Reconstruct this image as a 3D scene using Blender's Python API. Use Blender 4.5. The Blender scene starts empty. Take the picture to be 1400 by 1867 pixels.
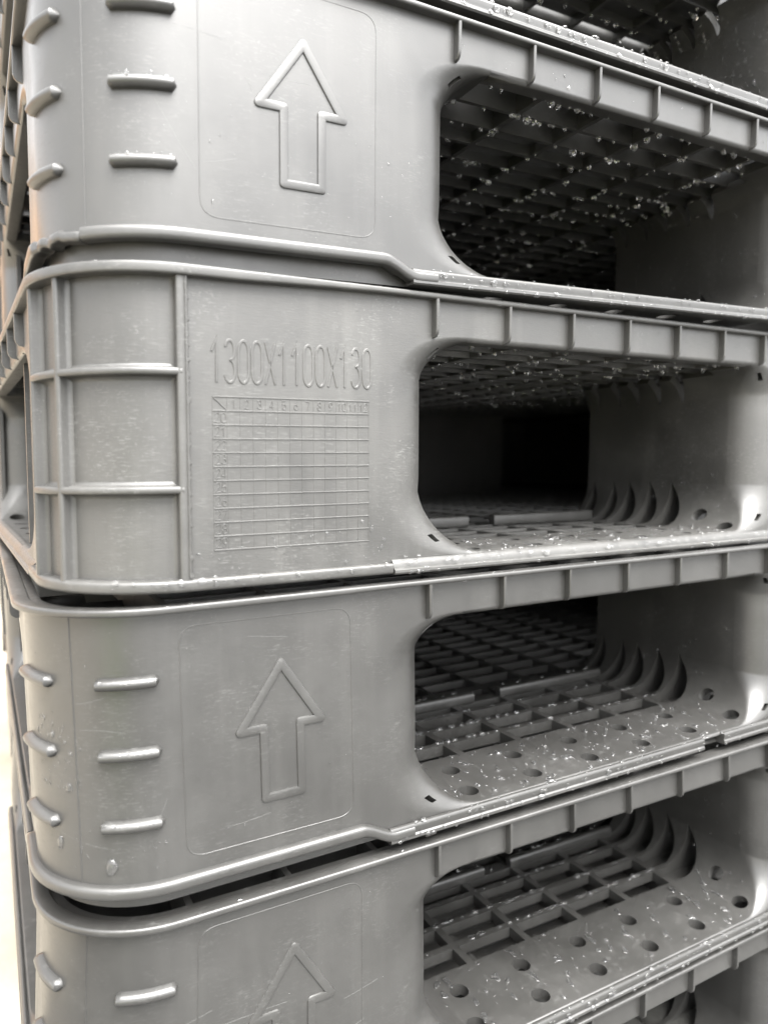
import bpy, bmesh, math, random
import numpy as np
from mathutils import Vector, Matrix
R = math.radians
rnd = random.Random(7)
C = bpy.context.scene.collection
SC = bpy.context.scene

# ------------------------------------------------------------------ camera, sky, sun, exposure
CAM = np.array([-0.18243557, -0.27595722, 0.05411545])
FOC, YAW, PIT, ROL = 1286.81046, -0.51892088, 0.06712925, -0.00456498
def cam_rot(a, b, c):
    Ry = np.array([[math.cos(a), 0, math.sin(a)], [0, 1, 0], [-math.sin(a), 0, math.cos(a)]])
    Rx = np.array([[1, 0, 0], [0, math.cos(b), -math.sin(b)], [0, math.sin(b), math.cos(b)]])
    Rz = np.array([[math.cos(c), -math.sin(c), 0], [math.sin(c), math.cos(c), 0], [0, 0, 1]])
    return Rz @ Rx @ Ry
_r = cam_rot(YAW, PIT, ROL).T
_w = lambda v: Vector((v[0], v[2], -v[1]))
ax, ay, az = _w(_r @ [1, 0, 0]), -_w(_r @ [0, 1, 0]), -_w(_r @ [0, 0, 1])
cd = bpy.data.cameras.new('camera'); cam = bpy.data.objects.new('camera', cd); C.objects.link(cam)
cam.matrix_world = Matrix(((ax.x, ay.x, az.x, CAM[0]), (ax.y, ay.y, az.y, CAM[1]), (ax.z, ay.z, az.z, CAM[2]), (0, 0, 0, 1)))
cd.sensor_fit = 'HORIZONTAL'; cd.sensor_width = 36; cd.lens = 36 * FOC / 1400
cd.clip_start = .005; cd.clip_end = 300
cd.dof.use_dof = True; cd.dof.focus_distance = .35; cd.dof.aperture_fstop = 10.0
SC.camera = cam

SUN_EL, SUN_AZ = R(65), R(174)          # azimuth clockwise from +Y
wd = bpy.data.worlds.new('World'); SC.world = wd; wd.use_nodes = True
nt = wd.node_tree; bg = nt.nodes['Background']
sky = nt.nodes.new('ShaderNodeTexSky'); sky.sky_type = 'NISHITA'; sky.sun_disc = False
sky.sun_elevation = SUN_EL; sky.sun_rotation = SUN_AZ; sky.air_density = 1.0; sky.dust_density = 3.0; sky.ozone_density = 1.0
hs = nt.nodes.new('ShaderNodeHueSaturation'); hs.inputs['Saturation'].default_value = .05   # overcast: near white
nt.links.new(sky.outputs[0], hs.inputs['Color']); nt.links.new(hs.outputs[0], bg.inputs['Color'])
bg.inputs['Strength'].default_value = .12
sl = bpy.data.lights.new('sun', 'SUN'); sl.energy = 2.4; sl.angle = R(60); sl.color = (1, .98, .95)
so = bpy.data.objects.new('sun', sl); C.objects.link(so)
sd = Vector((math.sin(SUN_AZ) * math.cos(SUN_EL), math.cos(SUN_AZ) * math.cos(SUN_EL), math.sin(SUN_EL)))
so.rotation_euler = sd.to_track_quat('Z', 'Y').to_euler(); so.location = sd * 5
vs = SC.view_settings; vs.view_transform = 'Standard'; vs.look = 'None'; vs.gamma = 1; vs.use_curve_mapping = False
vs.exposure = 3.05

# ------------------------------------------------------------------ materials
def mat(name):
    m = bpy.data.materials.new(name); m.use_nodes = True
    return m, m.node_tree, m.node_tree.nodes['Principled BSDF']
def N(t, kind, **kw):
    n = t.nodes.new(kind)
    for k, v in kw.items():
        if k in n.inputs: n.inputs[k].default_value = v
        else: setattr(n, k, v)
    return n
def ramp(t, fac, stops):
    n = t.nodes.new('ShaderNodeValToRGB'); e = n.color_ramp.elements
    while len(e) < len(stops): e.new(.5)
    for q, (p, c) in zip(e, stops):
        q.position = p; q.color = c if len(c) == 4 else (*c, 1)
    t.links.new(fac, n.inputs[0]); return n
def plastic(name, base, rough, worn, grain):
    m, t, b = mat(name); L = t.links
    co = N(t, 'ShaderNodeTexCoord'); obj = co.outputs['Object']
    big = N(t, 'ShaderNodeTexNoise', Scale=16.0, Detail=5.0, Roughness=.6); L.new(obj, big.inputs['Vector'])
    mp = N(t, 'ShaderNodeMapping'); mp.inputs['Scale'].default_value = (60, 60, 5); L.new(obj, mp.inputs[0])
    stk = N(t, 'ShaderNodeTexNoise', Scale=1.0, Detail=4.0, Roughness=.65); L.new(mp.outputs[0], stk.inputs['Vector'])
    mp2 = N(t, 'ShaderNodeMapping'); mp2.inputs['Scale'].default_value = (260, 260, 1900); mp2.inputs['Rotation'].default_value = (.0, .55, .3); L.new(obj, mp2.inputs[0])
    scr = N(t, 'ShaderNodeTexNoise', Scale=1.0, Detail=3.0, Roughness=.6); L.new(mp2.outputs[0], scr.inputs['Vector'])
    fine = N(t, 'ShaderNodeTexNoise', Scale=1600.0, Detail=2.0); L.new(obj, fine.inputs['Vector'])
    # colour: dusty film in blotches and streaks, pale dust specks
    rb = ramp(t, big.outputs['Fac'], [(.3, (0, 0, 0)), (.72, (1, 1, 1))])
    rs = ramp(t, stk.outputs['Fac'], [(.5, (0, 0, 0)), (.8, (.35, .35, .35))])
    mul = N(t, 'ShaderNodeMath', operation='MULTIPLY_ADD'); L.new(rb.outputs[0], mul.inputs[0]); mul.inputs[1].default_value = .5
    L.new(rs.outputs[0], mul.inputs[2])
    mix = N(t, 'ShaderNodeMix', data_type='RGBA'); L.new(mul.outputs[0], mix.inputs[0])
    mix.inputs[6].default_value = (*[c * .92 for c in base], 1); mix.inputs[7].default_value = (*[c * (1 + worn) for c in base], 1)
    spk = N(t, 'ShaderNodeTexNoise', Scale=700.0, Detail=3.0, Roughness=.7); L.new(obj, spk.inputs['Vector'])
    patch = N(t, 'ShaderNodeTexNoise', Scale=38.0, Detail=4.0, Roughness=.6); L.new(obj, patch.inputs['Vector'])
    pr = ramp(t, patch.outputs['Fac'], [(.42, (0, 0, 0)), (.62, (1, 1, 1))])
    sr_ = ramp(t, spk.outputs['Fac'], [(.60, (0, 0, 0)), (.70, (1, 1, 1))])
    sc2 = ramp(t, scr.outputs['Fac'], [(.57, (0, 0, 0)), (.68, (1, 1, 1))])
    mx = N(t, 'ShaderNodeMath', operation='MAXIMUM'); L.new(sr_.outputs[0], mx.inputs[0]); L.new(sc2.outputs[0], mx.inputs[1])
    ml = N(t, 'ShaderNodeMath', operation='MULTIPLY'); L.new(mx.outputs[0], ml.inputs[0]); L.new(pr.outputs[0], ml.inputs[1])
    ml2 = N(t, 'ShaderNodeMath', operation='MULTIPLY'); L.new(ml.outputs[0], ml2.inputs[0]); ml2.inputs[1].default_value = min(.9, .16 + .13 * grain)
    mix2 = N(t, 'ShaderNodeMix', data_type='RGBA'); L.new(ml2.outputs[0], mix2.inputs[0]); L.new(mix.outputs[2], mix2.inputs[6]); mix2.inputs[7].default_value = (.13, .13, .125, 1)
    L.new(mix2.outputs[2], b.inputs['Base Color'])
    # roughness
    rr = N(t, 'ShaderNodeMapRange'); L.new(big.outputs['Fac'], rr.inputs[0])
    rr.inputs[1].default_value = .3; rr.inputs[2].default_value = .7; rr.inputs[3].default_value = rough - .07; rr.inputs[4].default_value = rough + .14
    rs2 = ramp(t, scr.outputs['Fac'], [(.55, (0, 0, 0)), (.72, (1, 1, 1))])
    ad = N(t, 'ShaderNodeMath', operation='MULTIPLY_ADD'); L.new(rs2.outputs[0], ad.inputs[0]); ad.inputs[1].default_value = .06 + .06 * grain; L.new(rr.outputs[0], ad.inputs[2])
    L.new(ad.outputs[0], b.inputs['Roughness'])
    b.inputs['Specular IOR Level'].default_value = .7
    # relief
    su = N(t, 'ShaderNodeMath', operation='MULTIPLY_ADD'); L.new(scr.outputs['Fac'], su.inputs[0]); su.inputs[1].default_value = grain; L.new(fine.outputs['Fac'], su.inputs[2])
    bp = N(t, 'ShaderNodeBump', Strength=.4, Distance=.00005); L.new(su.outputs[0], bp.inputs['Height'])
    und = N(t, 'ShaderNodeTexNoise', Scale=45.0, Detail=1.0); L.new(obj, und.inputs['Vector'])
    bp2 = N(t, 'ShaderNodeBump', Strength=.10 + .1 * grain, Distance=.0004); L.new(und.outputs['Fac'], bp2.inputs['Height']); L.new(bp.outputs[0], bp2.inputs['Normal'])
    L.new(bp2.outputs[0], b.inputs['Normal'])
    return m
PL = plastic('grey_plastic', (.0230, .0225, .0212), .36, .9, .5)
PW = plastic('worn_plastic', (.0255, .0249, .0232), .43, 1.6, 2.2)
PD = plastic('raw_plastic', (.05, .05, .048), .5, .5, 1.0)
WA, t, b = mat('rain_water'); b.inputs['Base Color'].default_value = (1, 1, 1, 1); b.inputs['Roughness'].default_value = .0
b.inputs['Transmission Weight'].default_value = .985; b.inputs['IOR'].default_value = 1.45

def ground_mat(name, c0, c1, sc):
    m, t, b = mat(name); co = N(t, 'ShaderNodeTexCoord')
    n = N(t, 'ShaderNodeTexNoise', Scale=sc, Detail=8.0, Roughness=.65); t.links.new(co.outputs['Object'], n.inputs['Vector'])
    r = ramp(t, n.outputs['Fac'], [(.3, c0), (.7, c1)]); t.links.new(r.outputs[0], b.inputs['Base Color'])
    b.inputs['Roughness'].default_value = .85
    bp = N(t, 'ShaderNodeBump', Strength=.6, Distance=.01); t.links.new(n.outputs['Fac'], bp.inputs['Height']); t.links.new(bp.outputs[0], b.inputs['Normal'])
    return m
GM = ground_mat('pale_concrete', (.20, .175, .135), (.33, .295, .235), 5.0)
EM = ground_mat('brown_earth', (.10, .06, .033), (.28, .175, .10), 3.0)
YM = ground_mat('bounce_dimmer_dark', (.03, .03, .028), (.06, .059, .055), 9.0); YM.node_tree.nodes['Principled BSDF'].inputs['Roughness'].default_value = .45  # dark tone for the unseen sheet added to dim ground bounce
VM = ground_mat('grass_green', (.07, .11, .02), (.17, .24, .05), 25.0)

# ------------------------------------------------------------------ mapping: drawing of the moulded pallet (mm) -> the stack (m)
# s runs along the outside: front face (s = x), round corner (radius 50), left side; d goes inwards; z down from the top
RC = 50.0
def set_side(x):
    global XL, S0, S1, SM
    XL = x; S0 = XL + RC; S1 = S0 - RC * math.pi / 2; SM = (S0 + S1) / 2
set_side(-175.0)
SIDE = {0: -175, 1: -172.5, 2: -167.5, 3: -172, 4: -175, 5: -173}
def path(s, d):
    if s >= S0: return s, d
    if s >= S1:
        a = (S0 - s) / RC
        return S0 - (RC - d) * math.sin(a), RC - (RC - d) * math.cos(a)
    return XL + d, RC + (S1 - s)
mir = lambda s: 2 * SM - s
Z4 = (0, 1, 1, 0)
#          dx      dy      dz(top)  yaw      tilt     x-warp                       z-warp
STACK = {
 0: (.0150, -.0030, .3866, .0050, .0420, (0, 1, .02, 0), (0, .002, 1.0, 0)),
 1: (.01558, -.00164, .25723, .00508, .02823, (-.48, 1.00703, .04127, .00004, .014), (.8, .01211, .97506, .00003)),
 2: (.00534, .00222, .13332, .034, .02545, (.266, 1.00085, .03514, .00004), (.4056, .00243, 1.04409, .0003)),
 3: (0, 0, 0, 0, 0, (.09, 1.0003, -.00995, .00004), (-.085, .00131, .99613, .00008)),
 4: (.00519, .00004, -.12993, -.00751, -.00547, (.17, .99544, -.0091, -.0003), (.885, -.00399, 1.02157, .00014)),
 5: (.0225, .001, -.2612, -.006, -.022, (0, 1, 0, 0), (0, 0, 1.02, 0)),
}
class Place:
    def __init__(s, i):
        s.dx, s.dy, s.dz, s.yaw, s.ti, s.wx, s.wz = STACK[i]
        s.org = Vector(s.pt(0, 0, -125))
    def pt(s, x, y, z):
        xc = max(-200, min(x, 320))
        X = s.wx[0] + (s.wx[1] + (s.wx[4] if x < 0 and len(s.wx) > 4 else 0)) * x + s.wx[2] * z + s.wx[3] * xc * z
        Z = s.wz[0] + s.wz[1] * x + s.wz[2] * z + s.wz[3] * xc * z
        X, y, Z = X / 1000, y / 1000, Z / 1000
        X, Z = X * math.cos(s.ti) - Z * math.sin(s.ti), X * math.sin(s.ti) + Z * math.cos(s.ti)
        X, y = X * math.cos(s.yaw) - y * math.sin(s.yaw), X * math.sin(s.yaw) + y * math.cos(s.yaw)
        return X + s.dx, y + s.dy, Z + s.dz

def link_mesh(name, vs, fs, m, parent=None, org=(0, 0, 0), smooth=30, recalc=True, solid=0, wn=False):
    me = bpy.data.meshes.new(name)
    o = Vector(org)
    me.from_pydata([tuple(Vector(v) - o) for v in vs], [], fs)
    if recalc:
        bm = bmesh.new(); bm.from_mesh(me); bmesh.ops.recalc_face_normals(bm, faces=bm.faces); bm.to_mesh(me); bm.free()
    me.materials.append(m)
    if smooth:
        me.shade_smooth(); me.set_sharp_from_angle(angle=R(smooth))
    ob = bpy.data.objects.new(name, me); C.objects.link(ob)
    if parent: ob.parent = parent
    else: ob.location = o
    if solid:
        md = ob.modifiers.new('thickness', 'SOLIDIFY'); md.thickness = solid; md.offset = -1
        md = ob.modifiers.new('soft_edges', 'BEVEL'); md.width = .0005; md.segments = 2; md.limit_method = 'ANGLE'; md.angle_limit = R(50); md.use_clamp_overlap = True
    if wn:
        md = ob.modifiers.new('normals', 'WEIGHTED_NORMAL'); md.keep_sharp = True; md.weight = 60
    return ob

OFF = 66.0
def squeeze(s):
    if s < -112: return s
    if s > -38: return s - OFF
    return -112 + (s + 112) * (74 - OFF) / 74
class Part:
    """collects vertices in drawing space (s,d,z) or (x,y,z) of one pallet"""
    def __init__(s, pl): s.pl = pl; s.v = []; s.f = []
    def add(s, pts, faces, curved=True, flip=False):
        k = len(s.v)
        for a, d, z in pts:
            if curved:
                if flip: a = mir(squeeze(a))
                x, y = path(a, d)
            else: x, y = a, d
            s.v.append(s.pl.pt(x, y, z))
        s.f += [tuple(k + q for q in f) for f in faces]
    def box(s, x0, x1, y0, y1, z0, z1, curved=False, flip=False):
        s.add([(x0, y0, z0), (x1, y0, z0), (x1, y1, z0), (x0, y1, z0), (x0, y0, z1), (x1, y0, z1), (x1, y1, z1), (x0, y1, z1)],
              [(3, 2, 1, 0), (4, 5, 6, 7), (0, 1, 5, 4), (1, 2, 6, 5), (2, 3, 7, 6), (3, 0, 4, 7)], curved, flip)
    def sweep(s, stations, flip=False, cap=True, curved=True):
        """stations: list of rings (equal count) of (s,d,z)"""
        n = len(stations[0]); pts = [p for r in stations for p in r]; fs = []
        for i in range(len(stations) - 1):
            for j in range(n):
                a, b = i * n + j, i * n + (j + 1) % n
                fs.append((a, b, b + n, a + n))
        if cap: fs += [tuple(range(n - 1, -1, -1)), tuple(range((len(stations) - 1) * n, len(stations) * n))]
        s.add(pts, fs, curved, flip)
    def done(s, name, m, root, **kw):
        return link_mesh(name, s.v, s.f, m, root, s.pl.org if root else s.pl.org, **kw)

def frange(a, b, step):
    n = max(1, int(math.ceil(abs(b - a) / step))); return [a + (b - a) * i / n for i in range(n + 1)]
def srange(a, b):            # stations along the outside, fine round the corner
    out = [a]; s = a
    lo, hi = (a, b)
    cuts = sorted({lo, hi, *[q for q in (S1, S0) if lo < q < hi]})
    out = []
    for p, q in zip(cuts, cuts[1:]):
        out += frange(p, q, 2.2 if p >= S1 - .01 and q <= S0 + .01 else 22)[:-1]
    return out + [hi]
def rprof(d0, d1, z0, z1, r, n=3):
    """rounded rectangle ring in (d,z)"""
    out = []
    for cx, cz, a0 in ((d1 - r, z1 - r, 0), (d0 + r, z1 - r, 90), (d0 + r, z0 + r, 180), (d1 - r, z0 + r, 270)):
        for k in range(n + 1):
            a = R(a0 + 90 * k / n); out.append((cx + r * math.cos(a), cz + r * math.sin(a)))
    return out

# ---- ribbon on the wall: path in (s,z), raised by h above depth d
def ribbon(P, pts, w, h, d, bevel=.3, closed=False, flip=False):
    pts = [Vector(p) for p in pts]; n = len(pts); st = []
    for i in range(n):
        if closed: a, b = pts[i - 1], pts[(i + 1) % n]
        else: a, b = pts[max(i - 1, 0)], pts[min(i + 1, n - 1)]
        t0 = (pts[i] - a); t1 = (b - pts[i])
        if t0.length < 1e-9: t0 = t1
        if t1.length < 1e-9: t1 = t0
        t0.normalize(); t1.normalize()
        n0, n1 = Vector((-t0.y, t0.x)), Vector((-t1.y, t1.x)); m = (n0 + n1)
        if m.length < 1e-6: m = n0
        m.normalize(); k = 1 / max(.35, m.dot(n0)); st.append((pts[i], m * k))
    rings = []
    for p, m in st:
        q = lambda u: p + m * u
        rings.append([(q(-w).x, d + .05, q(-w).y), (q(-w).x, d - h + bevel, q(-w).y), (q(-w + bevel).x, d - h, q(-w + bevel).y), (q(w - bevel).x, d - h, q(w - bevel).y), (q(w).x, d - h + bevel, q(w).y), (q(w).x, d + .05, q(w).y)])
    if closed: rings.append(rings[0])
    P.sweep(rings, flip, cap=not closed)
def band(P, pts, w, h, d, bevel, n=5, flip=False):
    """closed raised band along a polygon: round outside, sharp inside corners"""
    pts = [Vector(p) for p in pts]; m = len(pts); rings = []
    for i in range(m):
        p = pts[i]; t0 = (p - pts[i - 1]).normalized(); t1 = (pts[(i + 1) % m] - p).normalized()
        n0, n1 = Vector((-t0.y, t0.x)), Vector((-t1.y, t1.x)); turn = t0.x * t1.y - t0.y * t1.x
        mi = (n0 + n1).normalized(); k = 1 / max(.2, mi.dot(n0)); a0 = math.atan2(n0.y, n0.x); da = math.atan2(turn, t0.dot(t1))
        for q in range(n + 1):
            a = a0 + da * q / n; dr = Vector((math.cos(a), math.sin(a)))
            pos = lambda u: p + (mi * k * u if u * turn > 0 else dr * u)
            rings.append([(pos(u).x, d - hh, pos(u).y) for u, hh in ((-w, -.05), (-w + bevel * .3, h * .75), (-w + bevel, h), (w - bevel, h), (w - bevel * .3, h * .75), (w, -.05))])
    rings.append(rings[0]); P.sweep(rings, flip, cap=False)
def round_poly(pts, r, n=4):
    out = []; m = len(pts)
    for i in range(m):
        p, a, b = Vector(pts[i]), Vector(pts[i - 1]), Vector(pts[(i + 1) % m])
        ri = r[i] if isinstance(r, (list, tuple)) else r
        u, v = (a - p).normalized(), (b - p).normalized()
        if ri < .01: out.append(tuple(p)); continue
        for k in range(n + 1):
            t = k / n; out.append(tuple((p + u * ri) * (1 - t) ** 2 + p * 2 * t * (1 - t) + (p + v * ri) * t * t))
    return out

# ------------------------------------------------------------------ the moulded shell: wall, opening with rolled edge, tunnel, drilled deck
WD = 3.0                                    # the wall lies 3 mm behind the flanges
TL, TR, TB, TT = 4.0, 275.0, -118.0, -20.0  # tunnel
RB, RT, BN = 29.0, 17.0, 25.0
TDEP = 152.0
HOLES1 = [34 + 44.3 * k for k in range(6)]; HOLES2 = [40 + 45 * k for k in range(6)]
ROWS = [(55, 70.3), (75, 90.3), (95, 110.3), (115, 126), (136, 147)]
XB = [14.7 + 44.7 * k for k in range(7)]    # bars between the cells
def loop_pt(u):
    """u: arc length round the tunnel from the top of the left wall; returns x, z, and the matching point on the wall face, depth"""
    hL = (TT - RT) - (TB + RB); aB = RB * math.pi / 2; fl = (TR - RB) - (TL + RB); aT = RT * math.pi / 2
    o_l, o_r, o_b, o_t = TL - BN - 1, TR + BN + 1, -119.6, -17.5
    def corner(f, A, K, B):           # wall-face path A -> K -> B
        return tuple((np.array(A) * (1 - f) ** 2 * 1.0 + np.array(K) * 2 * f * (1 - f) + np.array(B) * f * f))
    if u < 0:                                  # top left fillet (going up and right)
        f = min(1, -u / aT); a = f * math.pi / 2
        x, z = TL + RT - RT * math.cos(a), TT - RT + RT * math.sin(a)
        o = corner(f, (o_l, TT - RT), (o_l + 6, o_t), (TL + RT, o_t)); return x, z, o[0], o[1], BN * (1 - f) ** 1.3 + 2.5
    if u < hL: return TL, TT - RT - u, o_l, TT - RT - u, BN
    u -= hL
    if u < aB:
        f = u / aB; a = f * math.pi / 2
        x, z = TL + RB - RB * math.cos(a), TB + RB - RB * math.sin(a)
        o = corner(f, (o_l, TB + RB), (o_l - 5, o_b), (TL + RB, o_b)); return x, z, o[0], o[1], BN * (1 - f) ** 1.6 + 1.5
    u -= aB
    if u < fl: return TL + RB + u, TB, TL + RB + u, o_b, 1.5
    u -= fl
    if u < aB:
        f = 1 - u / aB; a = f * math.pi / 2
        x, z = TR - RB + RB * math.cos(a), TB + RB - RB * math.sin(a)
        o = corner(f, (o_r, TB + RB), (o_r + 5, o_b), (TR - RB, o_b)); return x, z, o[0], o[1], BN * (1 - f) ** 1.6 + 1.5
    u -= aB
    if u < hL: return TR, TB + RB + u, o_r, TB + RB + u, BN
    u -= hL
    f = 1 - min(1, u / aT); a = (1 - f) * math.pi / 2
    x, z = TR - RT + RT * math.cos(a), TT - RT + RT * math.sin(a); f = 1 - f
    o = corner(f, (o_r, TT - RT), (o_r - 6, o_t), (TR - RT, o_t)); return x, z, o[0], o[1], BN * (1 - f) ** 1.3 + 2.5
H_L = (TT - RT) - (TB + RB); A_B = RB * math.pi / 2; F_L = (TR - RB) - (TL + RB); A_T = RT * math.pi / 2
U0, U1 = -A_T, H_L + A_B + F_L + A_B + H_L + A_T
U_FL = H_L + A_B                             # flat floor starts
def u_of_x(x): return U_FL + (x - (TL + RB))  # on (and a bit past) the flat floor
def uniq(v, e=.25):
    out = []
    for q in sorted(v):
        if not out or q - out[-1] > e: out.append(q)
    return out

def tunnel_mesh(holes=True):
    """flat mesh in (u,d) with holes and slots -> list verts, faces"""
    hr, hc = 5.5, 7.0
    ub = set(frange(U0, 0, 3)) | set(frange(0, H_L, 8)) | set(frange(H_L, H_L + A_B, 2.9)) | set(frange(U_FL, U_FL + F_L, 14)) | \
         set(frange(U_FL + F_L, U_FL + F_L + A_B, 2.9)) | set(frange(U_FL + F_L + A_B, U1 - A_T, 8)) | set(frange(U1 - A_T, U1, 3))
    uh1, uh2 = [u_of_x(x) for x in HOLES1], [u_of_x(x) for x in HOLES2]
    uh1[-1] += 1; uh2[-1] += 2
    keep = set()
    for q in uh1 + uh2: keep |= {q - hc, q + hc}
    bars = []
    for x in XB[:-1]:
        bars.append((u_of_x(x) - 2.4, u_of_x(x) + 2.4)); keep |= set(bars[-1])
    e0, e1 = H_L + 4, U_FL + F_L + A_B - 1       # slots run up both fillets
    keep |= {e0, e1}
    ub = [q for q in ub if all(abs(q - k) > 1.2 for k in keep)]
    us = uniq(list(ub) + list(keep))
    dr1, dr2 = (13.5 - hc, 13.5 + hc), (38.5 - hc, 38.5 + hc)
    ds = [0] + [dr1[0], dr1[1], 26, dr2[0], dr2[1], 50] + [q for r in ROWS for q in r] + [TDEP]
    slotT = [(ds_, de) for ds_, de in ROWS]
    top = [(U0 + 3, -1.0), (U1 - A_T + 1, U1 - 3)]
    bm = bmesh.new(); V = {}
    def vert(i, j):
        if (i, j) not in V: V[(i, j)] = bm.verts.new((us[i], ds[j], 0))
        return V[(i, j)]
    def iu(q): return min(range(len(us)), key=lambda k: abs(us[k] - q))
    skip = set()
    if holes:
        for cs, (da, db) in ((uh1, dr1), (uh2, dr2)):
            j = ds.index(da)
            for c in cs:
                i0, i1 = iu(c - hc), iu(c + hc)
                for i in range(i0, i1): skip.add((i, j))
                lo = [vert(i, j) for i in range(i0, i1 + 1)] + [vert(i, j + 1) for i in range(i1, i0 - 1, -1)]
                ce = [bm.verts.new((c + hr * math.cos(R(k * 18)), (da + db) / 2 + hr * math.sin(R(k * 18)), 0)) for k in range(20)]
                cy = (da + db) / 2; an = lambda v: math.atan2(v.co.y - cy, v.co.x - c) % (2 * math.pi)
                A = sorted(lo, key=an); B = sorted(ce, key=an); ia = ib = 0; nA, nB = len(A), len(B)
                sh = min(range(nB), key=lambda k: (B[k].co - A[0].co).length); B = B[sh:] + B[:sh]
                dst = lambda k, l: (A[k % nA].co - B[l % nB].co).length
                while ia < nA or ib < nB:          # zip the square rim to the round hole
                    if ib >= nB or (ia < nA and dst(ia + 1, ib) <= dst(ia, ib + 1)): bm.faces.new((A[ia % nA], A[(ia + 1) % nA], B[ib % nB])); ia += 1
                    else: bm.faces.new((A[ia % nA], B[(ib + 1) % nB], B[ib % nB])); ib += 1
    for i in range(len(us) - 1):
        um = (us[i] + us[i + 1]) / 2
        for j in range(len(ds) - 1):
            if (i, j) in skip: continue
            dm = (ds[j] + ds[j + 1]) / 2
            row = next((k for k, (a, b_) in enumerate(ROWS) if a < dm < b_), None)
            if row is not None:
                if e0 < um < e1 and not any(a < um < b_ for a, b_ in bars): continue
                if any(a < um < b_ for a, b_ in top) and row < 5: continue
            if (um < -A_T * .72 or um > U1 - A_T * .28) and dm > 30: continue
            bm.faces.new((vert(i, j), vert(i + 1, j), vert(i + 1, j + 1), vert(i, j + 1)))
    bmesh.ops.delete(bm, geom=[v for v in bm.verts if not v.link_faces], context='VERTS')
    bm.verts.index_update()
    for v in bm.verts:                     # slots taper to a point up the fillets
        u, d = v.co.x, v.co.y
        fr = (u - (U_FL + F_L)) / A_B if u > U_FL + F_L else (U_FL - u) / A_B
        ft = max((u - (U1 - A_T)) / A_T, -u / A_T)
        if ft > -.2:
            for ra, rb in ROWS:
                if ra - .1 < d < rb + .1: v.co.y = (ra + rb) / 2 + (d - (ra + rb) / 2) * min(.62, .1 + .8 * max(0, ft))
            continue
        if fr <= 0 or fr > 1.05: continue
        for ra, rb in ROWS:
            if ra - .1 < d < rb + .1:
                t_ = max(0, min(1, (fr - .05) / .9)); na = ra - 1.2 * min(1, fr * 6) + (rb - ra - .4) * t_ ** 2.6; nb = rb + .6 * min(1, fr * 6) - 1.5 * t_
                v.co.y = na + (d - ra) / (rb - ra) * (nb - na)
    vs_ = [(v.co.x, v.co.y) for v in bm.verts]; fs_ = [tuple(v.index for v in f.verts) for f in bm.faces]
    bm.free()
    return vs_, fs_, us

TUN_V, TUN_F, TUN_U = tunnel_mesh()
def bead_z(s):           # raised bead under the corner block drops to the deck lip
    if s < -38: return -114.7
    if s > -20: return -121.3
    f = (s + 38) / 18; f = f * f * (3 - 2 * f); return -114.7 - 6.6 * f

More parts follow.
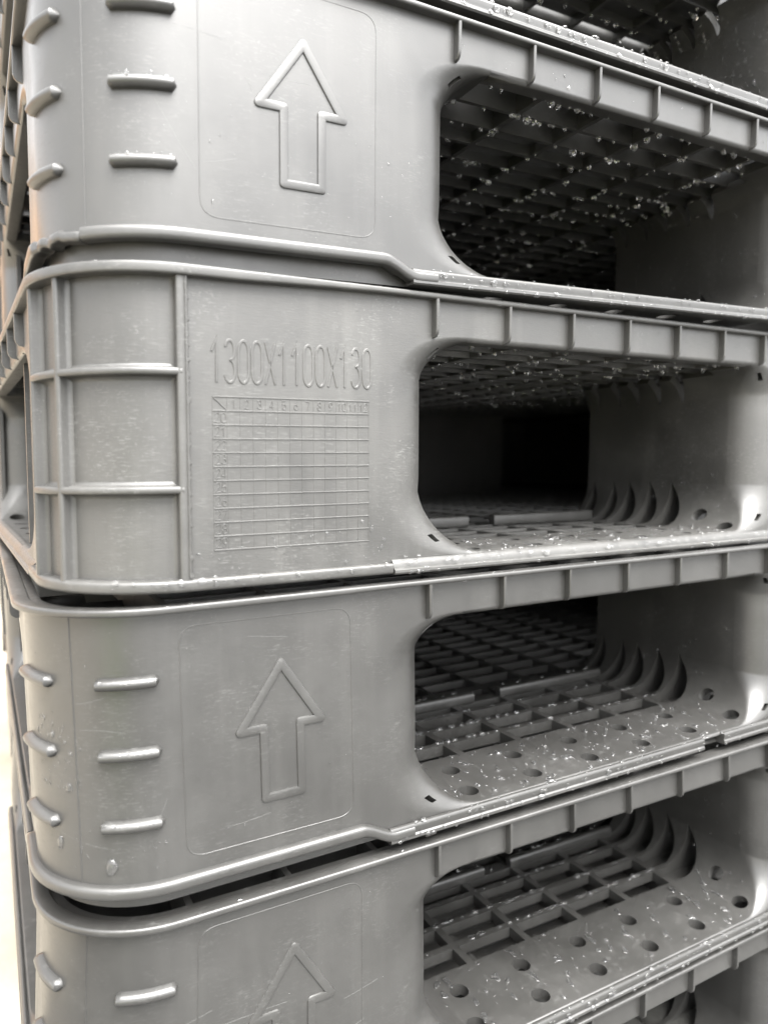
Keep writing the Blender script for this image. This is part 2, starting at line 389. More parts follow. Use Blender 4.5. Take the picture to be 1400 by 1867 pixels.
def shell(pl, root, kind, m, flip):
    """everything of one face: tunnel + rolled edge + wall; flip = the left side"""
    bm = bmesh.new(); VV = []
    # tunnel
    tv = []
    for u, d in TUN_V:
        x, z, ox, oz, dep = loop_pt(u); tv.append(bm.verts.new((x, WD + max(d, dep), z)))
    for f in TUN_F:
        q = [tv[i] for i in f]
        try: bm.faces.new(q)
        except ValueError: pass
    # rolled edge
    NS = 9; prev = None; outer = []
    for u in TUN_U:
        x, z, ox, oz, dep = loop_pt(u); col = []
        for k in range(NS + 1):
            a = math.pi / 2 * k / NS
            col.append(bm.verts.new((ox + (x - ox) * math.sin(a), WD + dep * (1 - math.cos(a)), oz + (z - oz) * math.sin(a))))
        if prev:
            um = (u + pu) / 2; um = min(um, U1 + U0 - um) if False else um
            for k in range(NS):
                mu = um if um < (U0 + U1) / 2 else (U1 + U0) - um
                if (-13.4 < mu < -10 and k == 4) or (H_L + 21 < mu < H_L + 24.5 and k == 3): continue
                bm.faces.new((prev[k], prev[k + 1], col[k + 1], col[k]))
        prev = col; pu = u; outer.append(col[0])
    # top strip: band underside
    tl, tr = outer[0], outer[-1]
    # wall plate between the rolled edge, the band top and the neighbours
    sL, sR = -38.0, 330.0
    zt = -1.0
    ring = [bm.verts.new((q, WD, zt)) for q in frange(sR, sL, 30)]
    zL = bead_z(sL) if kind == 'arrow' else -121
    bl = [bm.verts.new((sL, WD, (zt + zL) / 2)), bm.verts.new((sL, WD, zL)), bm.verts.new((-30, WD, -119.8)), bm.verts.new((sR, WD, -119.8))]
    # left/upper polygon
    loop = [v for v in outer]                      # from top-left fillet round the bottom to top-right fillet
    midb = min(range(len(loop)), key=lambda k: abs(TUN_U[k] - (U_FL + F_L / 2)))
    polyL = []
    # close the top: underside line between outer[-1] and outer[0]
    topline = [bm.verts.new((q, WD, -17.5)) for q in frange(tr.co.x, tl.co.x, 25)[1:-1]]
    iF0 = min(range(len(loop)), key=lambda k: abs(TUN_U[k] - U_FL)); iF1 = min(range(len(loop)), key=lambda k: abs(TUN_U[k] - (U_FL + F_L)))
    ed = []
    def chain(vs_, closed=False):
        for a, b_ in zip(vs_, vs_[1:] + (vs_[:1] if closed else [])):
            if a is b_: continue
            e = bm.edges.get((a, b_)) or bm.edges.new((a, b_)); ed.append(e)
    # outline: top edge R->L, down the left, along to the floor start, back up round the opening, across the band, down right, to the right end
    outline = ring + [bl[0], bl[1], bl[2]] + [loop[iF0 - k] for k in range(0, iF0 + 1)] + topline[::-1] + [loop[len(loop) - 1 - k] for k in range(0, len(loop) - iF1)] + [bl[3]]
    chain(outline, True)
    bmesh.ops.triangle_fill(bm, use_beauty=True, use_dissolve=False, edges=ed, normal=(0, -1, 0))
    # band underside rounding and short return
    prevc = None
    for v in [tr] + topline + [tl]:
        col = [bm.verts.new((v.co.x, WD + 2.5 * (1 - math.cos(a)), -17.5 - 2.5 * math.sin(a))) for a in (0, R(30), R(60), R(90))]
        col.append(bm.verts.new((v.co.x, WD + 9, -20)))
        if prevc:
            for k in range(4): bm.faces.new((prevc[k], prevc[k + 1], col[k + 1], col[k]))
        prevc = col
    # wall round the corner (half of it on each face; the seam runs down the middle)
    if not flip: st = srange(SM, sL)
    else: st = srange(SM, sL)
    prevc = None
    for s in st:
        d = WD if kind == 'arrow' else (5.2 if s < -119.8 else WD)
        zb = bead_z(s) if kind == 'arrow' else -121
        col = [bm.verts.new((s, d, z)) for z in (zt, (zt + zb) / 2, zb)]
        if prevc:
            for k in range(2): bm.faces.new((prevc[k], col[k], col[k + 1], prevc[k + 1]))
        prevc = col
    bmesh.ops.remove_doubles(bm, verts=bm.verts, dist=.02)
    bmesh.ops.dissolve_degenerate(bm, dist=.01, edges=bm.edges)
    bmesh.ops.recalc_face_normals(bm, faces=bm.faces)
    # wall must face outwards
    s_ = sum((f.normal.y * f.calc_area() for f in bm.faces if abs(f.calc_center_median().y - WD) < .01))
    if s_ > 0: bmesh.ops.reverse_faces(bm, faces=bm.faces)
    P = Part(pl); bm.verts.index_update()
    P.add([tuple(v.co) for v in bm.verts], [tuple(v.index for v in (f.verts if not flip else list(f.verts)[::-1])) for f in bm.faces], True, flip)
    bm.free()
    nm = 'front_shell' if not flip else 'side_shell'
    return P.done(nm, m, root, smooth=40, recalc=False, solid=.0064, wn=True)

def lattice(P, xs, ys, z0, z1):
    """xs, ys: break lists [b0,b1,g1,...] alternating bar/gap starting with bar; connected lattice with depth"""
    V = {}
    nx, ny = len(xs), len(ys)
    solid = lambda i, j: 0 <= i < nx - 1 and 0 <= j < ny - 1 and not (i % 2 == 1 and j % 2 == 1)
    pts = []; fs = []
    def v(i, j, k):
        if (i, j, k) not in V: V[(i, j, k)] = len(pts); pts.append((xs[i], ys[j], z1 if k else z0))
        return V[(i, j, k)]
    for i in range(nx - 1):
        for j in range(ny - 1):
            if not solid(i, j): continue
            fs.append((v(i, j, 1), v(i + 1, j, 1), v(i + 1, j + 1, 1), v(i, j + 1, 1)))
            fs.append((v(i, j, 0), v(i, j + 1, 0), v(i + 1, j + 1, 0), v(i + 1, j, 0)))
            if not solid(i, j - 1): fs.append((v(i, j, 0), v(i + 1, j, 0), v(i + 1, j, 1), v(i, j, 1)))
            if not solid(i, j + 1): fs.append((v(i + 1, j + 1, 0), v(i, j + 1, 0), v(i, j + 1, 1), v(i + 1, j + 1, 1)))
            if not solid(i - 1, j): fs.append((v(i, j + 1, 0), v(i, j, 0), v(i, j, 1), v(i, j + 1, 1)))
            if not solid(i + 1, j): fs.append((v(i + 1, j, 0), v(i + 1, j + 1, 0), v(i + 1, j + 1, 1), v(i + 1, j, 1)))
    P.add(pts, fs, False)
def alt(a, first, bar, pitch, end):
    out = [a]; x = first
    while x + bar < end: out += [x, x + bar] if len(out) % 2 == 0 or True else []; x += pitch
    return out
def breaks(a, b, bar, pitch, last):
    """bar|gap|bar..., ending in a wide solid to `last`"""
    out = []; x = a
    while x + pitch < b: out += [x, x + bar]; x += pitch
    out += [x, last]
    return out

# ---- stroke characters (unit box: width 1, height 1)
def arc(cx, cy, rx, ry, a0, a1, n=8): return [(cx + rx * math.cos(R(a0 + (a1 - a0) * k / n)), cy + ry * math.sin(R(a0 + (a1 - a0) * k / n))) for k in range(n + 1)]
GL = {
 '0': [arc(.5, .72, .5, .28, 0, 180) + arc(.5, .28, .5, .28, 180, 360) + [(1, .72)]],
 '1': [[(.1, .72), (.55, 1), (.55, 0)]],
 '2': [arc(.5, .72, .48, .28, 170, -20, 8) + [(0, 0), (1, 0)]],
 '3': [arc(.5, .76, .46, .24, 160, -90, 9), arc(.5, .27, .5, .27, 90, -160, 9)],
 '4': [[(.95, .28), (0, .28), (.7, 1), (.7, 0)]],
 '5': [[(.95, 1), (.15, 1), (.1, .55)] + arc(.48, .32, .5, .32, 120, -150, 9)],
 '6': [[(.8, 1), (.1, .5)] + arc(.5, .3, .48, .3, 150, -210, 12)],
 '7': [[(0, 1), (1, 1), (.35, 0)]],
 '8': [arc(.5, .75, .42, .25, -90, 270, 12), arc(.5, .26, .5, .26, 90, 450, 12)],
 '9': [[(.2, 0), (.9, .5)] + arc(.5, .7, .48, .3, -30, 330, 12)],
 'X': [[(0, 1), (1, 0)], [(1, 1), (0, 0)]],
}
def glyph(P, ch, s, z, w, h, half, raise_, d):
    for st in GL[ch]:
        pts = [(s + x * w, z + y * h) for x, y in st]
        q = [pts[0]] + [b_ for a, b_ in zip(pts, pts[1:]) if (a[0] - b_[0]) ** 2 + (a[1] - b_[1]) ** 2 > 1e-6]
        ribbon(P, q, half, raise_, d, bevel=min(.25, half * .6))

# ------------------------------------------------------------------ one pallet
def tag(o, label, cat, group=None):
    o['label'] = label; o['category'] = cat
    if group: o['group'] = group
GROUP = 'grey plastic pallets in the stack'
def make_pallet(i, kind, label):
    pl = Place(i); set_side(SIDE[i])
    root = bpy.data.objects.new('plastic_pallet', None); C.objects.link(root); root.location = pl.org; root.empty_display_size = .05
    tag(root, label, 'pallet', GROUP)
    m = PL if kind == 'arrow' else PW
    for flip in (False, True): shell(pl, root, kind, m, flip)
    send = 470.0
    # top rim / flange
    P = Part(pl)
    h = 2.4 if kind == 'arrow' else 2.6
    def rim_ring(s):
        thick = h + (1.6 * max(0, min(1, (-40 - s) / 60)) if kind == 'text' else .6 * max(0, min(1, (-20 - s) / 40)))
        return [(s, d, z) for d, z in rprof(-1.4, 5.5, -thick, 0, .9)]
    st = srange(mir(send), send); P.sweep([rim_ring(s) for s in st]); P.done('top_rim', m, root, smooth=50)
    # bottom bead and deck lip
    for flip in (False, True):
        P = Part(pl)
        if kind == 'arrow':
            st = srange(SM, -38) + frange(-38, -17, 1.5)[1:] + [-10]
            if i == 1 and flip:
                st = [SM + .4] + frange(SM + 2, SM + 30, 1.7) + srange(SM + 31, -38)[1:] + frange(-38, -17, 1.5)[1:] + [-10]; jr = random.Random(5); rings = []; j = [0, 0, 0]
                for s in st:
                    w_ = 1 if s < SM + 30 else 0; j = [.75 * q + jr.gauss(0, .42) for q in j]
                    rings.append([(s, d + w_ * (j[0] * .7 + .7), z * (1 - .25 * w_) + bead_z(s) + w_ * (j[1] - .4)) for d, z in rprof(-.6, 6, -2.7, 2.7, 1.6, 3)])
                P.sweep(rings, flip)
            else: P.sweep([[(s, d, z + bead_z(s)) for d, z in rprof(-.6, 6, -2.7, 2.7, 1.9, 4)] for s in st], flip)
        else:
            st = srange(SM, -24)
            P.sweep([[(s, d, z) for d, z in rprof(-.3, 7, -124.6, -119.8, 1.4, 4)] for s in st], flip)
        P.done('bottom_bead', m, root, smooth=50)
        P = Part(pl)
        segs = [(-23, 300)]
        if i == 3 and not flip: segs = [(-23, 206), (226, 300)]
        def lip_ring(s):
            if kind == 'text': return [(s, d, z) for d, z in [(9, -118.3), (6.5, -117.75), (4.6, -117.9), (3.1, -118.5), (2, -119.5), (1.2, -120.9), (.9, -122.2), (.2, -122.5), (-.4, -123), (-.5, -124.1), (0, -124.9), (7, -125)]]
            zt = -118.2 + (-.9 + 0 * s)
            return [(s, d, z) for d, z in [(6.5, -118.4), (3.2, -118.5), (2.4, -117.7), (1.5, -117.5), (.7, -117.75), (.2, -118.4), (0, -119.4), (.5, -121.3), (.5, -122.2), (-.2, -122.9), (-.3, -124.2), (.4, -124.9), (6.5, -125)]]
        for a, b_ in segs: P.sweep([lip_ring(s) for s in frange(a, b_, 12)], flip)
        P.done('deck_lip', m, root, smooth=35)
        if kind == 'arrow':
            P = Part(pl); st = srange(SM, -22)
            P.sweep([[(s, d, z) for d, z in ((8, -124.5), (12, -124.5), (12, -112), (8, -112))] for s in st], flip); P.done('skirt', m, root)
    if i == 1:
        for k in range(0, 8):
            P = Part(pl); x = 44.7 * k + 2
            P.sweep([[(x + r_ * math.cos(R(q)), 6.5 + r_ * math.sin(R(q)), z) for q in range(0, 360, 30)] for r_, z in ((3.6, -.3), (3.5, 1.4), (2.9, 2.2), (1.6, 2.5))]); P.done('stud', m, root, smooth=60)
    # ribs on the band
    for flip in (False, True):
        for k in range(0, 8):
            P = Part(pl); x = 44.7 * k
            ring = []
            for s in (x - .8, x + .8):
                pass
            prof = [(WD + .5, -2.2), (-1.0, -2.2), (-1.0, -15.5), (-.5, -17.6), (.8, -19.0), (WD + 1.5, -19.8)]
            P.sweep([[(x - .85, d + .35, z) for d, z in prof], [(x - .55, d, z) for d, z in prof], [(x + .55, d, z) for d, z in prof], [(x + .85, d + .35, z) for d, z in prof]], flip)
            P.done('rib', m, root, smooth=40)
    # deep webs between the slots of the right fillet
    for ra, rb in ROWS:
        P = Part(pl); rings = []
        for k in range(11):
            f = k / 10; a = -math.pi / 2 + f * math.pi / 2 * .97; c_, s_ = math.cos(a), math.sin(a); x0, z0 = TR - RB, TB + RB; dep_ = 20 - 8 * abs(f - .5)
            q = lambda r: (x0 + r * c_, max(-124.3, z0 + r * s_))
            (xa, za), (xb, zb) = q(RB + 5.8), q(RB + 5.8 + dep_)
            rings.append([(xa, WD + ra - 2.2, za), (xb, WD + ra - 2.2, zb), (xb, WD + rb + 1.4, zb), (xa, WD + rb + 1.4, za)])
        n_ = len(rings); pts = [p for r in rings for p in r]; fs = []
        for k in range(n_ - 1):
            for j in (0, 1, 2): a_ = 4 * k + j; fs.append((a_, a_ + 1, a_ + 5, a_ + 4))
        fs.append(tuple(4 * (n_ - 1) + j for j in range(4)))
        P.add(pts, fs, False); P.done('web', m, root, smooth=30)
    # inside: decks, feet, added light-blocking plates and panels
    P = Part(pl)
    lattice(P, breaks(-150 + 30.3, 640, 3.0, 44.7, 925), breaks(10, 620, 2.6, 20.0, 1125), -19.3, -3.2); P.done('top_deck', m, root, smooth=0)
    P = Part(pl); P.box(-118, 924, 64, 1124 if i else 128, -13, -12.2); P.done('deck_light_block', m, root, smooth=0)  # unseen plate added to darken the tunnels; shorter on the topmost pallet
    P = Part(pl)
    lattice(P, breaks(-164 - 44.7 + 44.7, 640, 3.2, 44.7, 925), breaks(TDEP + 4, 620, 3.0, 20.0, 1125), -124, -118.1); P.done('bottom_deck', m, root, smooth=0)
    P = Part(pl)
    P.add([(0, 0, 0)] * 0, [])
    for a, b_ in ((32, 122), (146, 246)):
        P.sweep([[(x, 127.5 + d, -118 + z) for d, z in rprof(0, 6, -1, 7, 2, 3)] for x in frange(a, b_, 20)], curved=False)
        break
    P.done('raised_bar', m, root, smooth=50)
    P = Part(pl)
    P.sweep([[(x, 127.5 + d, -118 + z) for d, z in rprof(0, 6, -1, 7, 2, 3)] for x in frange(146, 250, 20)], curved=False); P.done('raised_bar', m, root, smooth=50)
    for x0, x1, y0, y1 in ((-160, 4, 157.2, 160), (400, 505, 157.2, 160), (-170, 4, 530, 770), (275, 505, 530, 770), (760, 920, 0, 160), (760, 920, 530, 770), (505, 508, 10, 160), (505, 760, 760, 764), (-62, -58, 100, 529), (506, 759, 6, 9), (-160, -157, 380, 1124), (-160, 921, 1122, 1125), (921, 924, 9, 1120), (-170, 4, 1000, 1120), (275, 505, 1000, 1120), (760, 920, 1000, 1120)):  # besides the feet: unseen thin panels added to stop light leaking in
        P = Part(pl); P.box(x0, x1, y0, y1, -117.9, -19.5); P.done('foot_or_light_block', m, root, smooth=0)
    if kind == 'arrow':
        # grip bars on both sides of the corner seam
        for flip in (False, True):
            for zc in (-30.3, -59, -88):
                P = Part(pl); rings = []; a, b_ = -151.5, -125
                for k in range(15):
                    f = k / 14; s = a + (b_ - a) * f
                    e = min(1, math.sqrt(max(0.0, 1 - max(0, 1 - min(f, 1 - f) * 26.5 / 2.4) ** 2)) + .02)
                    rings.append([(s, WD + .3 - 3.8 * e * max(0, math.sin(q)) ** .8 if math.sin(q) > 0 else WD + .5, zc + (s - a) * .02 + 2.5 * e * math.cos(q)) for q in [R(a_) for a_ in (0, 22, 45, 68, 90, 112, 135, 158, 180, 270)]])
                P.sweep(rings, flip); P.done('grip_bar', m, root, smooth=60)
        P = Part(pl)
        band(P, [(-74.6, -30.2), (-56.6, -57.6), (-66.4, -57.6), (-66.4, -88.4), (-83.0, -88.4), (-83.0, -57.6), (-93.4, -57.6)], 2.0, .8, WD, .9); P.done('arrow_emblem', m, root, smooth=35)
        P = Part(pl)
        ribbon(P, round_poly([(-117, -9.5), (-41, -9.5), (-41, -106), (-117, -106)], 8, 8), .25, .13, WD, .1, True); P.done('panel_outline', m, root)
        if i in (1, 3, 4):
            jr = random.Random(40 + i)
            for q in range(6):
                P = Part(pl); s0, z0 = jr.uniform(-165, -35), jr.uniform(-108, -8); L_ = jr.uniform(8, 38); a_ = R(jr.choice([0, 3, -4, 8, 60, -62, 175]) + jr.uniform(-5, 5)); n_ = 8; w0 = jr.uniform(-.05, .05)
                pts = [(s0 + L_ * t / n_ * math.cos(a_) + jr.gauss(0, .05), max(-110, min(-4, z0 + L_ * t / n_ * math.sin(a_) + w0 * t * t + jr.gauss(0, .05)))) for t in range(n_ + 1)]
                ribbon(P, pts, jr.uniform(.06, .11), .03, WD, .02); P.done('scratch', PD, root)
        P = Part(pl); P.sweep([[(SM + a, d, z) for a, d in ((-.45, WD + .2), (-.12, WD - .35), (.12, WD - .35), (.45, WD + .2))] for z in frange(-3, -113, 20)]); P.done('parting_line', m, root)
    else:
        DW = 5.2
        def rib_ring(c, w, along):     # profile across the rib: fillet - side - top
            fl = [(w + 2.4 - 2.4 * math.sin(a), DW + .1 - 2.4 * (1 - math.cos(a))) for a in [R(q) for q in (0, 15, 30, 45, 60, 75)]]
            tp = [(w, 1.2), (w - .15, .5), (w - .6, .08)]
            half = fl + tp
            return [(c - q, d) for q, d in half] + [(c + q, d) for q, d in half[::-1]]
            return [(c - w - 2.2, DW + .1), (c - w - .8, DW - .7), (c - w, DW - 2.2), (c - w, .9), (c - w + .7, .1), (c + w - .7, .1), (c + w, .9), (c + w, DW - 2.2), (c + w + .8, DW - .7), (c + w + 2.2, DW + .1)]
        for flip in (False, True):
            P = Part(pl); P.sweep([[(s, d, z) for s, d in rib_ring(-119.5, 1.9, 0)] for z in frange(-2.5, -121, 20)], flip); P.done('corner_rib', m, root, smooth=60)
            for zc in (-40, -85):
                P = Part(pl); P.sweep([[(s, d, z) for z, d in rib_ring(zc, 1.5, 0)] for s in srange(SM, -119.5)], flip); P.done('cross_rib', m, root, smooth=60)
        P = Part(pl); P.sweep([[(s, d, z) for s, d in rib_ring(SM - 13, 1.4, 0)] for z in frange(-2.5, -121, 20)]); P.done('corner_rib', m, root, smooth=60)
        P = Part(pl); jr = random.Random(9); rings = []
        for z in frange(-3, -119, .8):
            w_ = .55 + jr.random() * .3 + (.6 if jr.random() < .08 else 0); o_ = jr.gauss(0, .06)
            rings.append([(-118.3 + o_, .3, z), (-118.0 + o_, -.15 - .1 * jr.random(), z), (-117.6 + w_ * .5 + o_, .0, z), (-117.5 + w_, .5, z), (-117.6 + w_ * .3, 1.2, z)])
        P.sweep(rings); P.done('mould_flash', m, root, smooth=25)
        # lettering
        txt = '1300X1100X130'; w = 4.3; pit = (73.5 - w) / 12
        for k, ch in enumerate(txt):
            P = Part(pl); glyph(P, ch, -107.5 + pit * k, -43.2, w, 16.6, .62, .3, WD); P.done('embossed_character', m, root, smooth=35)
        gx0, gx1, gz0, gz1 = -107, -35.3, -48.8, -109.3
        cw = (gx1 - gx0 - 6.0) / 12; rh = (gz0 - gz1) / 11
        P = Part(pl)
        for k in range(12): ribbon(P, [(gx0, gz0 - rh * k), (gx1, gz0 - rh * k)], .26, .28, WD, .1)
        P.done('date_grid', m, root)
        P = Part(pl)
        for k in range(14):
            x = gx0 if k == 0 else gx0 + 6.0 + cw * (k - 1)
            ribbon(P, [(x, gz0), (x, gz1)], .14, .1, WD, .06)
        ribbon(P, [(gx0 + .3, gz0 - .3), (gx0 + 5.8, gz0 - rh + .3)], .22, .28, WD, .1)
        P.done('date_grid', m, root)
        for k in range(12):
            P = Part(pl); t = str(k + 1); ww = 1.7; x = gx0 + 6 + cw * (k + .5) - (ww if len(t) == 1 else 2 * ww + .6) / 2
            for q, ch in enumerate(t): glyph(P, ch, x + q * (ww + .6), gz0 - rh + 1.1, ww, 3.4, .18, .2, WD)
            P.done('date_number', m, root)
        for k in range(10):
            P = Part(pl); t = str(20 + k)
            for q, ch in enumerate(t): glyph(P, ch, gx0 + .9 + q * 2.5, gz0 - rh * (k + 2) + 1.0, 1.9, 3.7, .18, .2, WD)
            P.done('date_number', m, root)
    return pl, root

PALS = {}
for i, kind, label in (
    (0, 'arrow', 'grey pallet at the very top right, only its wet lower lip and ribbed tunnel showing'),
    (1, 'arrow', 'pale grey pallet with embossed up arrow resting on the pallet lettered 1300X1100X130'),
    (2, 'text', 'grey pallet lettered 1300X1100X130 with a date grid and boxed ribs at its corner'),
    (3, 'arrow', 'grey pallet with up arrow directly under the lettered pallet, lip chipped on the right'),
    (4, 'arrow', 'grey pallet with half visible up arrow, second below the lettered pallet'),
    (5, 'arrow', 'lowest grey pallet, only its ribbed band and tunnel showing at the bottom right corner')):
    PALS[i] = make_pallet(i, kind, label)

# ------------------------------------------------------------------ rain water
NA, NR = 10, 5
def _unit(full):
    v = [(0, 0, 1)]; n = NR if not full else 8
    top = math.pi / 2 if not full else math.pi
    for k in range(1, n + 1):
        a = top * k / n
        for q in range(NA):
            v.append((math.sin(a) * math.cos(2 * math.pi * q / NA), math.sin(a) * math.sin(2 * math.pi * q / NA), math.cos(a)))
    f = [(0, 1 + q, 1 + (q + 1) % NA) for q in range(NA)]
    for k in range(n - 1):
        for q in range(NA):
            i, j = 1 + k * NA + q, 1 + k * NA + (q + 1) % NA
            f.append((i, i + NA, j + NA, j))
    return np.array(v), f
HEMI, BALL = _unit(False), _unit(True)
class Drops:
    def __init__(s): s.v = []; s.f = []; s.n = 0
    def add(s, p, nrm, r, flat=.55, stretch=1.0, along=None, ball=False, wob=.12):
        V, F = BALL if ball else HEMI
        n = Vector(nrm).normalized(); t = Vector(along) if along is not None else Vector((rnd.gauss(0, 1), rnd.gauss(0, 1), rnd.gauss(0, 1)))
        t = (t - n * t.dot(n)).normalized(); b = n.cross(t); ph = rnd.random() * 6.28; ph2 = rnd.random() * 6.28
        a = np.arctan2(V[:, 1], V[:, 0]); k = 1 + wob * np.cos(2 * a + ph) + wob * .8 * np.cos(3 * a + ph2)
        X = V * np.stack([k * r * stretch, k * r, np.full(len(V), r * flat)], 1)
        M = np.array([t, b, n])
        s.v.append(X @ M + np.array(p)); s.f += [tuple(s.n + i for i in q) for q in F]; s.n += len(V)
    def done(s, name):
        ob = link_mesh(name, np.concatenate(s.v), s.f, WA, None, (0, 0, 0), smooth=0, recalc=False)
        ob.data.shade_smooth(); return ob
def surf(pl, fn, a, b, e=.4):
    """point and outward normal of fn(a,b)->(x,y,z) drawing coords"""
    p = Vector(pl.pt(*fn(a, b))); u = Vector(pl.pt(*fn(a + e, b))) - p; v = Vector(pl.pt(*fn(a, b + e))) - p
    return p, u.cross(v).normalized()
UP = Vector((0, 0, 1)); DOWN = Vector((0, 0, -1))
def wall_fn(pl_i, d0=WD):
    def f(s, z):
        x, y = path(s, d0); return x, y, z
    return f
def tun_fn(u, d):
    x, z, ox, oz, dep = loop_pt(u); return x, WD + max(d, dep), z
def lognorm(m, sg, lo, hi): return max(lo, min(hi, m * math.exp(rnd.gauss(0, sg))))
def near_hole(x, d):
    return any((x - q) ** 2 + (d - 16.5) ** 2 < 45 for q in HOLES1) or any((x - q) ** 2 + (d - 41.5) ** 2 < 45 for q in HOLES2)
mm = .001
D = Drops()
def on_face(i, n, s0, s1, z0, z1, m, sg=.5, hi=1.2, run=.25, d0=WD):
    pl = PALS[i][0]; set_side(SIDE[i]); f = wall_fn(i, d0)
    for _ in range(n):
        p, nm = surf(pl, f, rnd.uniform(s0, s1), rnd.uniform(z0, z1)); nm = nm if nm.y < .2 and nm.dot(Vector(CAM) - p) > 0 else -nm
        r = lognorm(m, sg, .1, hi); D.add(p, nm, r * mm, .5, 1.0 + (rnd.random() * 1.2 if rnd.random() < run else 0), UP)
def on_deck(i, n, m, sg, hi, d1=54, x0=12, x1=266):
    pl = PALS[i][0]; set_side(SIDE[i]); k = 0
    while k < n:
        x, d = rnd.uniform(x0, x1), rnd.uniform(1, d1)
        if near_hole(x, d + WD): continue
        p, nm = surf(pl, tun_fn, u_of_x(x), d); nm = nm if nm.z > 0 else -nm
        r = lognorm(m, sg, .2, hi); D.add(p, nm, r * mm, .68, rnd.uniform(1, 1.22), (rnd.uniform(-.5, .5), -1, 0), wob=.09); k += 1
def on_tun_wall(i, n, m, sg, hi, d0=5, d1=148):
    pl = PALS[i][0]; set_side(SIDE[i]); a = H_L + A_B + F_L
    for _ in range(n):
        u = rnd.uniform(a + A_B * .55, U1 - A_T * .6); p, nm = surf(pl, tun_fn, u, rnd.uniform(d0, d1)); nm = nm if nm.x < 0 else -nm
        D.add(p, nm, lognorm(m, sg, .15, hi) * mm, .5, 1 + .8 * rnd.random() * (rnd.random() < .4), UP)
def on_lip(i, n, m, hi, low=.5, x0=-20, x1=300):
    pl = PALS[i][0]; set_side(SIDE[i])
    for _ in range(n):
        x = rnd.uniform(x0, x1)
        y, z, nm = rnd.choice([(0, -119.6, (0, -1, 0)), (-.1, -122.9, (0, -1, .2)), (1.0, -117.35, (0, -.4, 1)), (0, -120.4, (0, -1, 0)), (-.2, -124.4, (0, -1, -.3))])
        D.add(pl.pt(x, y, z), nm, lognorm(m, .45, .2, hi) * mm, .65, rnd.uniform(1, 1.4), (1, 0, 0), wob=.08)
def on_rim(i, n, m, hi, s0=-160, s1=300):
    pl = PALS[i][0]; set_side(SIDE[i])
    for _ in range(n):
        s = rnd.uniform(s0, s1); z, d = rnd.choice([(-.2, .6), (-1.2, -.2), (-1.8, -.1)]); x, y = path(s, d); x2, y2 = path(s, d - 5)
        D.add(pl.pt(x, y, z), (x2 - x, y2 - y, 3), lognorm(m, .45, .2, hi) * mm, .6, rnd.uniform(1, 1.8), (1, 0, 0))
def on_bars(i, n, m, hi):
    pl = PALS[i][0]
    for _ in range(n):
        x = rnd.uniform(30, 262); d = rnd.choice([73.5, 93.5, 113.5, 130.5, 73.5, 93.5]) + WD
        if 125 < d: z = -110.8 if 32 < x < 120 or 147 < x < 249 else -118
        else: z = -118
        D.add(pl.pt(x, d + rnd.uniform(-.8, .8), z), (0, 0, 1), lognorm(m, .4, .3, hi) * mm, .8, rnd.uniform(1, 1.4), (1, 0, 0), wob=.08)
def hanging(i, n, m, hi, y1=560):
    pl = PALS[i][0]
    for _ in range(n):
        if rnd.random() < .75: y = 10 + 20 * rnd.randrange(0, int(y1 / 20)) + rnd.uniform(.4, 2.2); x = rnd.uniform(-60, 480)
        else: x = -119.7 + 44.7 * rnd.randrange(1, 14) + rnd.uniform(.4, 2.6); y = rnd.uniform(14, y1)
        r = lognorm(m, .4, .35, hi); p = Vector(pl.pt(x, y, -19.3)); p.z -= r * .55 * mm
        D.add(p, DOWN, r * mm, 1.25, 1.0, (1, 0, 0), ball=True, wob=.05)
def hang_fillet(i, n):
    pl = PALS[i][0]
    for _ in range(n):
        d = rnd.choice([73.5, 93.5, 113.5, 131, 151]); f = rnd.random(); a = f * math.pi / 2
        x, z = TR - RT + RT * math.cos(a), TT - RT + RT * math.sin(a); r = lognorm(1.2, .4, .5, 2.2)
        p = Vector(pl.pt(x, d + WD, z)); p.z -= r * .5 * mm; D.add(p, DOWN, r * mm, 1.3, 1, (1, 0, 0), ball=True, wob=.05)
# top pallets: drops hang in the tunnels
hanging(0, 500, 1.3, 2.4, 300); hang_fillet(0, 40); on_tun_wall(0, 900, .45, .55, 1.5); on_lip(0, 110, .65, 1.7)
hanging(1, 950, 1.1, 2.1, 360); hang_fillet(1, 25); on_tun_wall(1, 420, .4, .5, 1.1); on_lip(1, 150, .55, 1.5); on_rim(1, 60, .5, 1.2, 0)
on_face(1, 60, -140, -24, -110, -60, .22, hi=.5); on_face(1, 30, 2, 280, -16, -3, .35, hi=1.3)
hanging(2, 650, .9, 1.7, 360); on_tun_wall(2, 220, .45, .5, 1.2); on_deck(2, 160, .9, .45, 2.4); on_lip(2, 190, .5, 1.4); on_rim(2, 160, .55, 1.3)
on_face(2, 90, -115, -24, -118, -100, .3, hi=.9); on_face(2, 130, -160, -30, -115, -5, .15, hi=.3); on_face(2, 26, -150, -26, -122.4, -120, .8, hi=1.6, d0=-.3)
on_deck(3, 210, .95, .45, 2.4); on_bars(3, 170, 1.2, 2.2); on_tun_wall(3, 160, .45, .5, 1.1); on_lip(3, 120, .7, 1.7)
on_face(3, 150, -185, -30, -110, -5, .16, .5, .4); on_face(3, 110, -186, -158, -75, -45, .3, .6, 1.2, .5); on_face(3, 50, -178, -120, -105, -90, .25, hi=.6); on_rim(3, 40, .6, 1.3)
on_deck(4, 70, .75, .45, 1.6); on_bars(4, 170, 1.2, 2.2); on_tun_wall(4, 160, .5, .5, 1.1); on_lip(4, 150, .8, 1.9); on_face(4, 90, -150, -30, -60, -5, .15, hi=.3); on_rim(4, 40, .4, .9)
on_tun_wall(5, 60, .6, .5, 1.2); on_bars(5, 40, 1.2, 2); on_lip(5, 20, .8, 1.6)
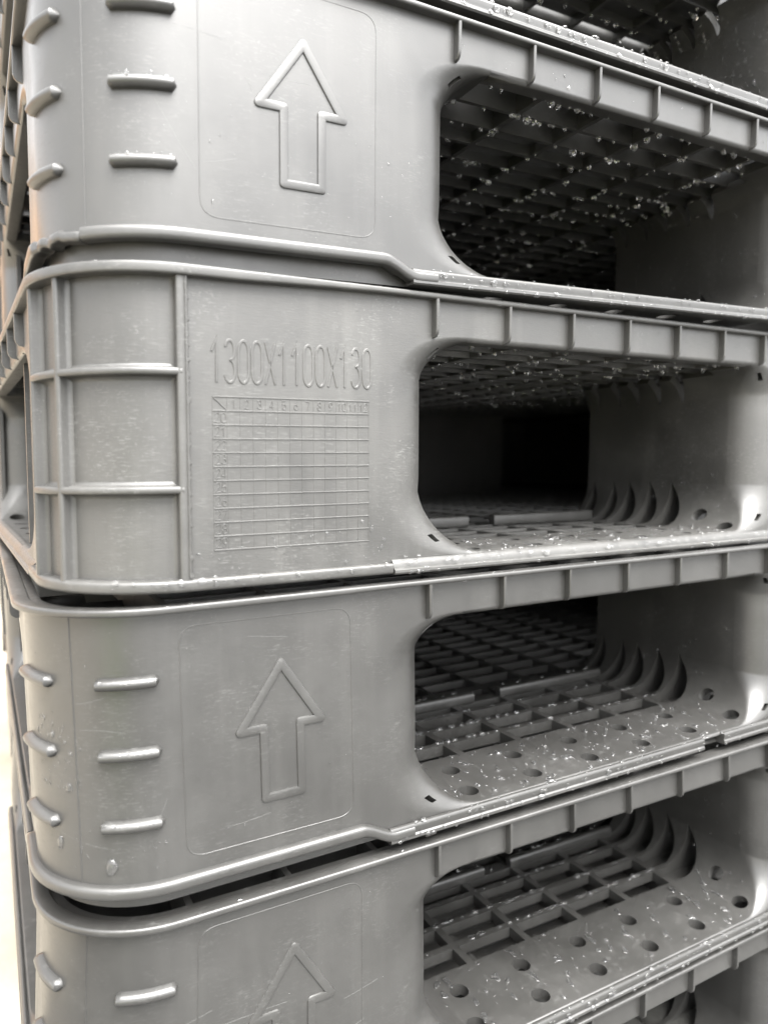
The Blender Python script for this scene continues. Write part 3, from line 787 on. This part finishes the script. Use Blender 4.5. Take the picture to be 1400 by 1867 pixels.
for i, f_ in ((1, .5), (2, .35), (3, .5)):       # on the grip bars and corner ribs
    if i != 2:
        for zc in (-30.3, -59, -88): on_face(i, int(26 * f_), -149, -127, zc + 1, zc + 2.4, .35, hi=.7, d0=-.3)
water = D.done('rain_droplets'); water['kind'] = 'stuff'
water['label'] = 'fine rain droplets beaded and hanging all over the stacked grey pallets'; water['category'] = 'droplets'
# the large single drops that can be told apart
def big_drop(p, n, r, flat, stretch, along, label, group=None, wob=.2):
    global D
    D = Drops(); D.add((0, 0, 0), n, r, flat, stretch, along, wob=wob)
    ob = D.done('rain_drop'); ob.location = p; ob['label'] = label; ob['category'] = 'water drop'
    if group: ob['group'] = group
k = 0; set_side(SIDE[4]); taken = []
while k < 34:
    x, d = rnd.uniform(22, 262), rnd.uniform(4, 52)
    if near_hole(x, d + WD) or any((x - a) ** 2 + (d - b_) ** 2 < 40 for a, b_ in taken): continue
    taken.append((x, d)); p, nm = surf(PALS[4][0], tun_fn, u_of_x(x), d); nm = nm if nm.z > 0 else -nm
    big_drop(p, nm, rnd.uniform(1.5, 2.8) * mm, .42, rnd.uniform(1.1, 2.2), (rnd.uniform(-.9, .2), -1, 0), 'large flattened rain drop lying on the lower drilled deck, below the chipped lip', 'large drops on the lower drilled deck', .22); k += 1
set_side(SIDE[3]); f = wall_fn(3)
for s_, z_, r_, lab in ((-147.5, -104.5, 2.3, 'big rain drop on the rounded corner under the lowest grip bar of the arrow pallet'), (-172, -97, 1.6, 'smaller rain drop running down the rounded corner left of the moulding seam'), (-165.5, -73, 1.2, 'rain drop beside the vertical moulding seam at the middle of the corner')):
    p, nm = surf(PALS[3][0], f, s_, z_); nm = nm if nm.dot(Vector(CAM) - p) > 0 else -nm
    big_drop(p, nm, r_ * mm, .6, 1.6, UP, lab, None, .1)

# ------------------------------------------------------------------ surroundings
def sheet(name, pts, m, z):
    ob = link_mesh(name, [(x, y, z) for x, y in pts], [tuple(range(len(pts)))], m, smooth=0); ob['kind'] = 'structure'; return ob
GZ = STACK[5][2] - .131
sheet('ground', [(-60, -60), (60, -60), (60, 60), (-60, 60)], GM, GZ)
sheet('bounce_dimmer', [(-3.2, -40), (40, -40), (40, .3), (-.4, .3), (-.9, -.3)], YM, GZ + .004)  # unseen dark sheet added to cut bounce light on the lower fronts
sheet('grass_verge', [(-.85, -.62), (-.6, -.88), (-1.7, -2.6), (-2.5, -2.1)], VM, GZ + .008)
def bank(name, x0, x1, y0, y1, h, m, n=40):
    vs, fs = [], []; rr = random.Random(3)
    for i in range(n + 1):
        for j in range(9):
            f = j / 8; x = x0 + (x1 - x0) * i / n
            vs.append((x + rr.uniform(-.05, .05), y0 + (y1 - y0) * f + rr.uniform(-.08, .08), GZ - .05 + h * (f ** .8) * (1 + rr.uniform(-.06, .06))))
    for i in range(n):
        for j in range(8): a = i * 9 + j; fs.append((a, a + 9, a + 10, a + 1))
    ob = link_mesh(name, vs, fs, m, smooth=0); ob['kind'] = 'structure'; return ob
bank('earth_bank', -9, 2.5, 5.0, 8.0, 3.6, EM)
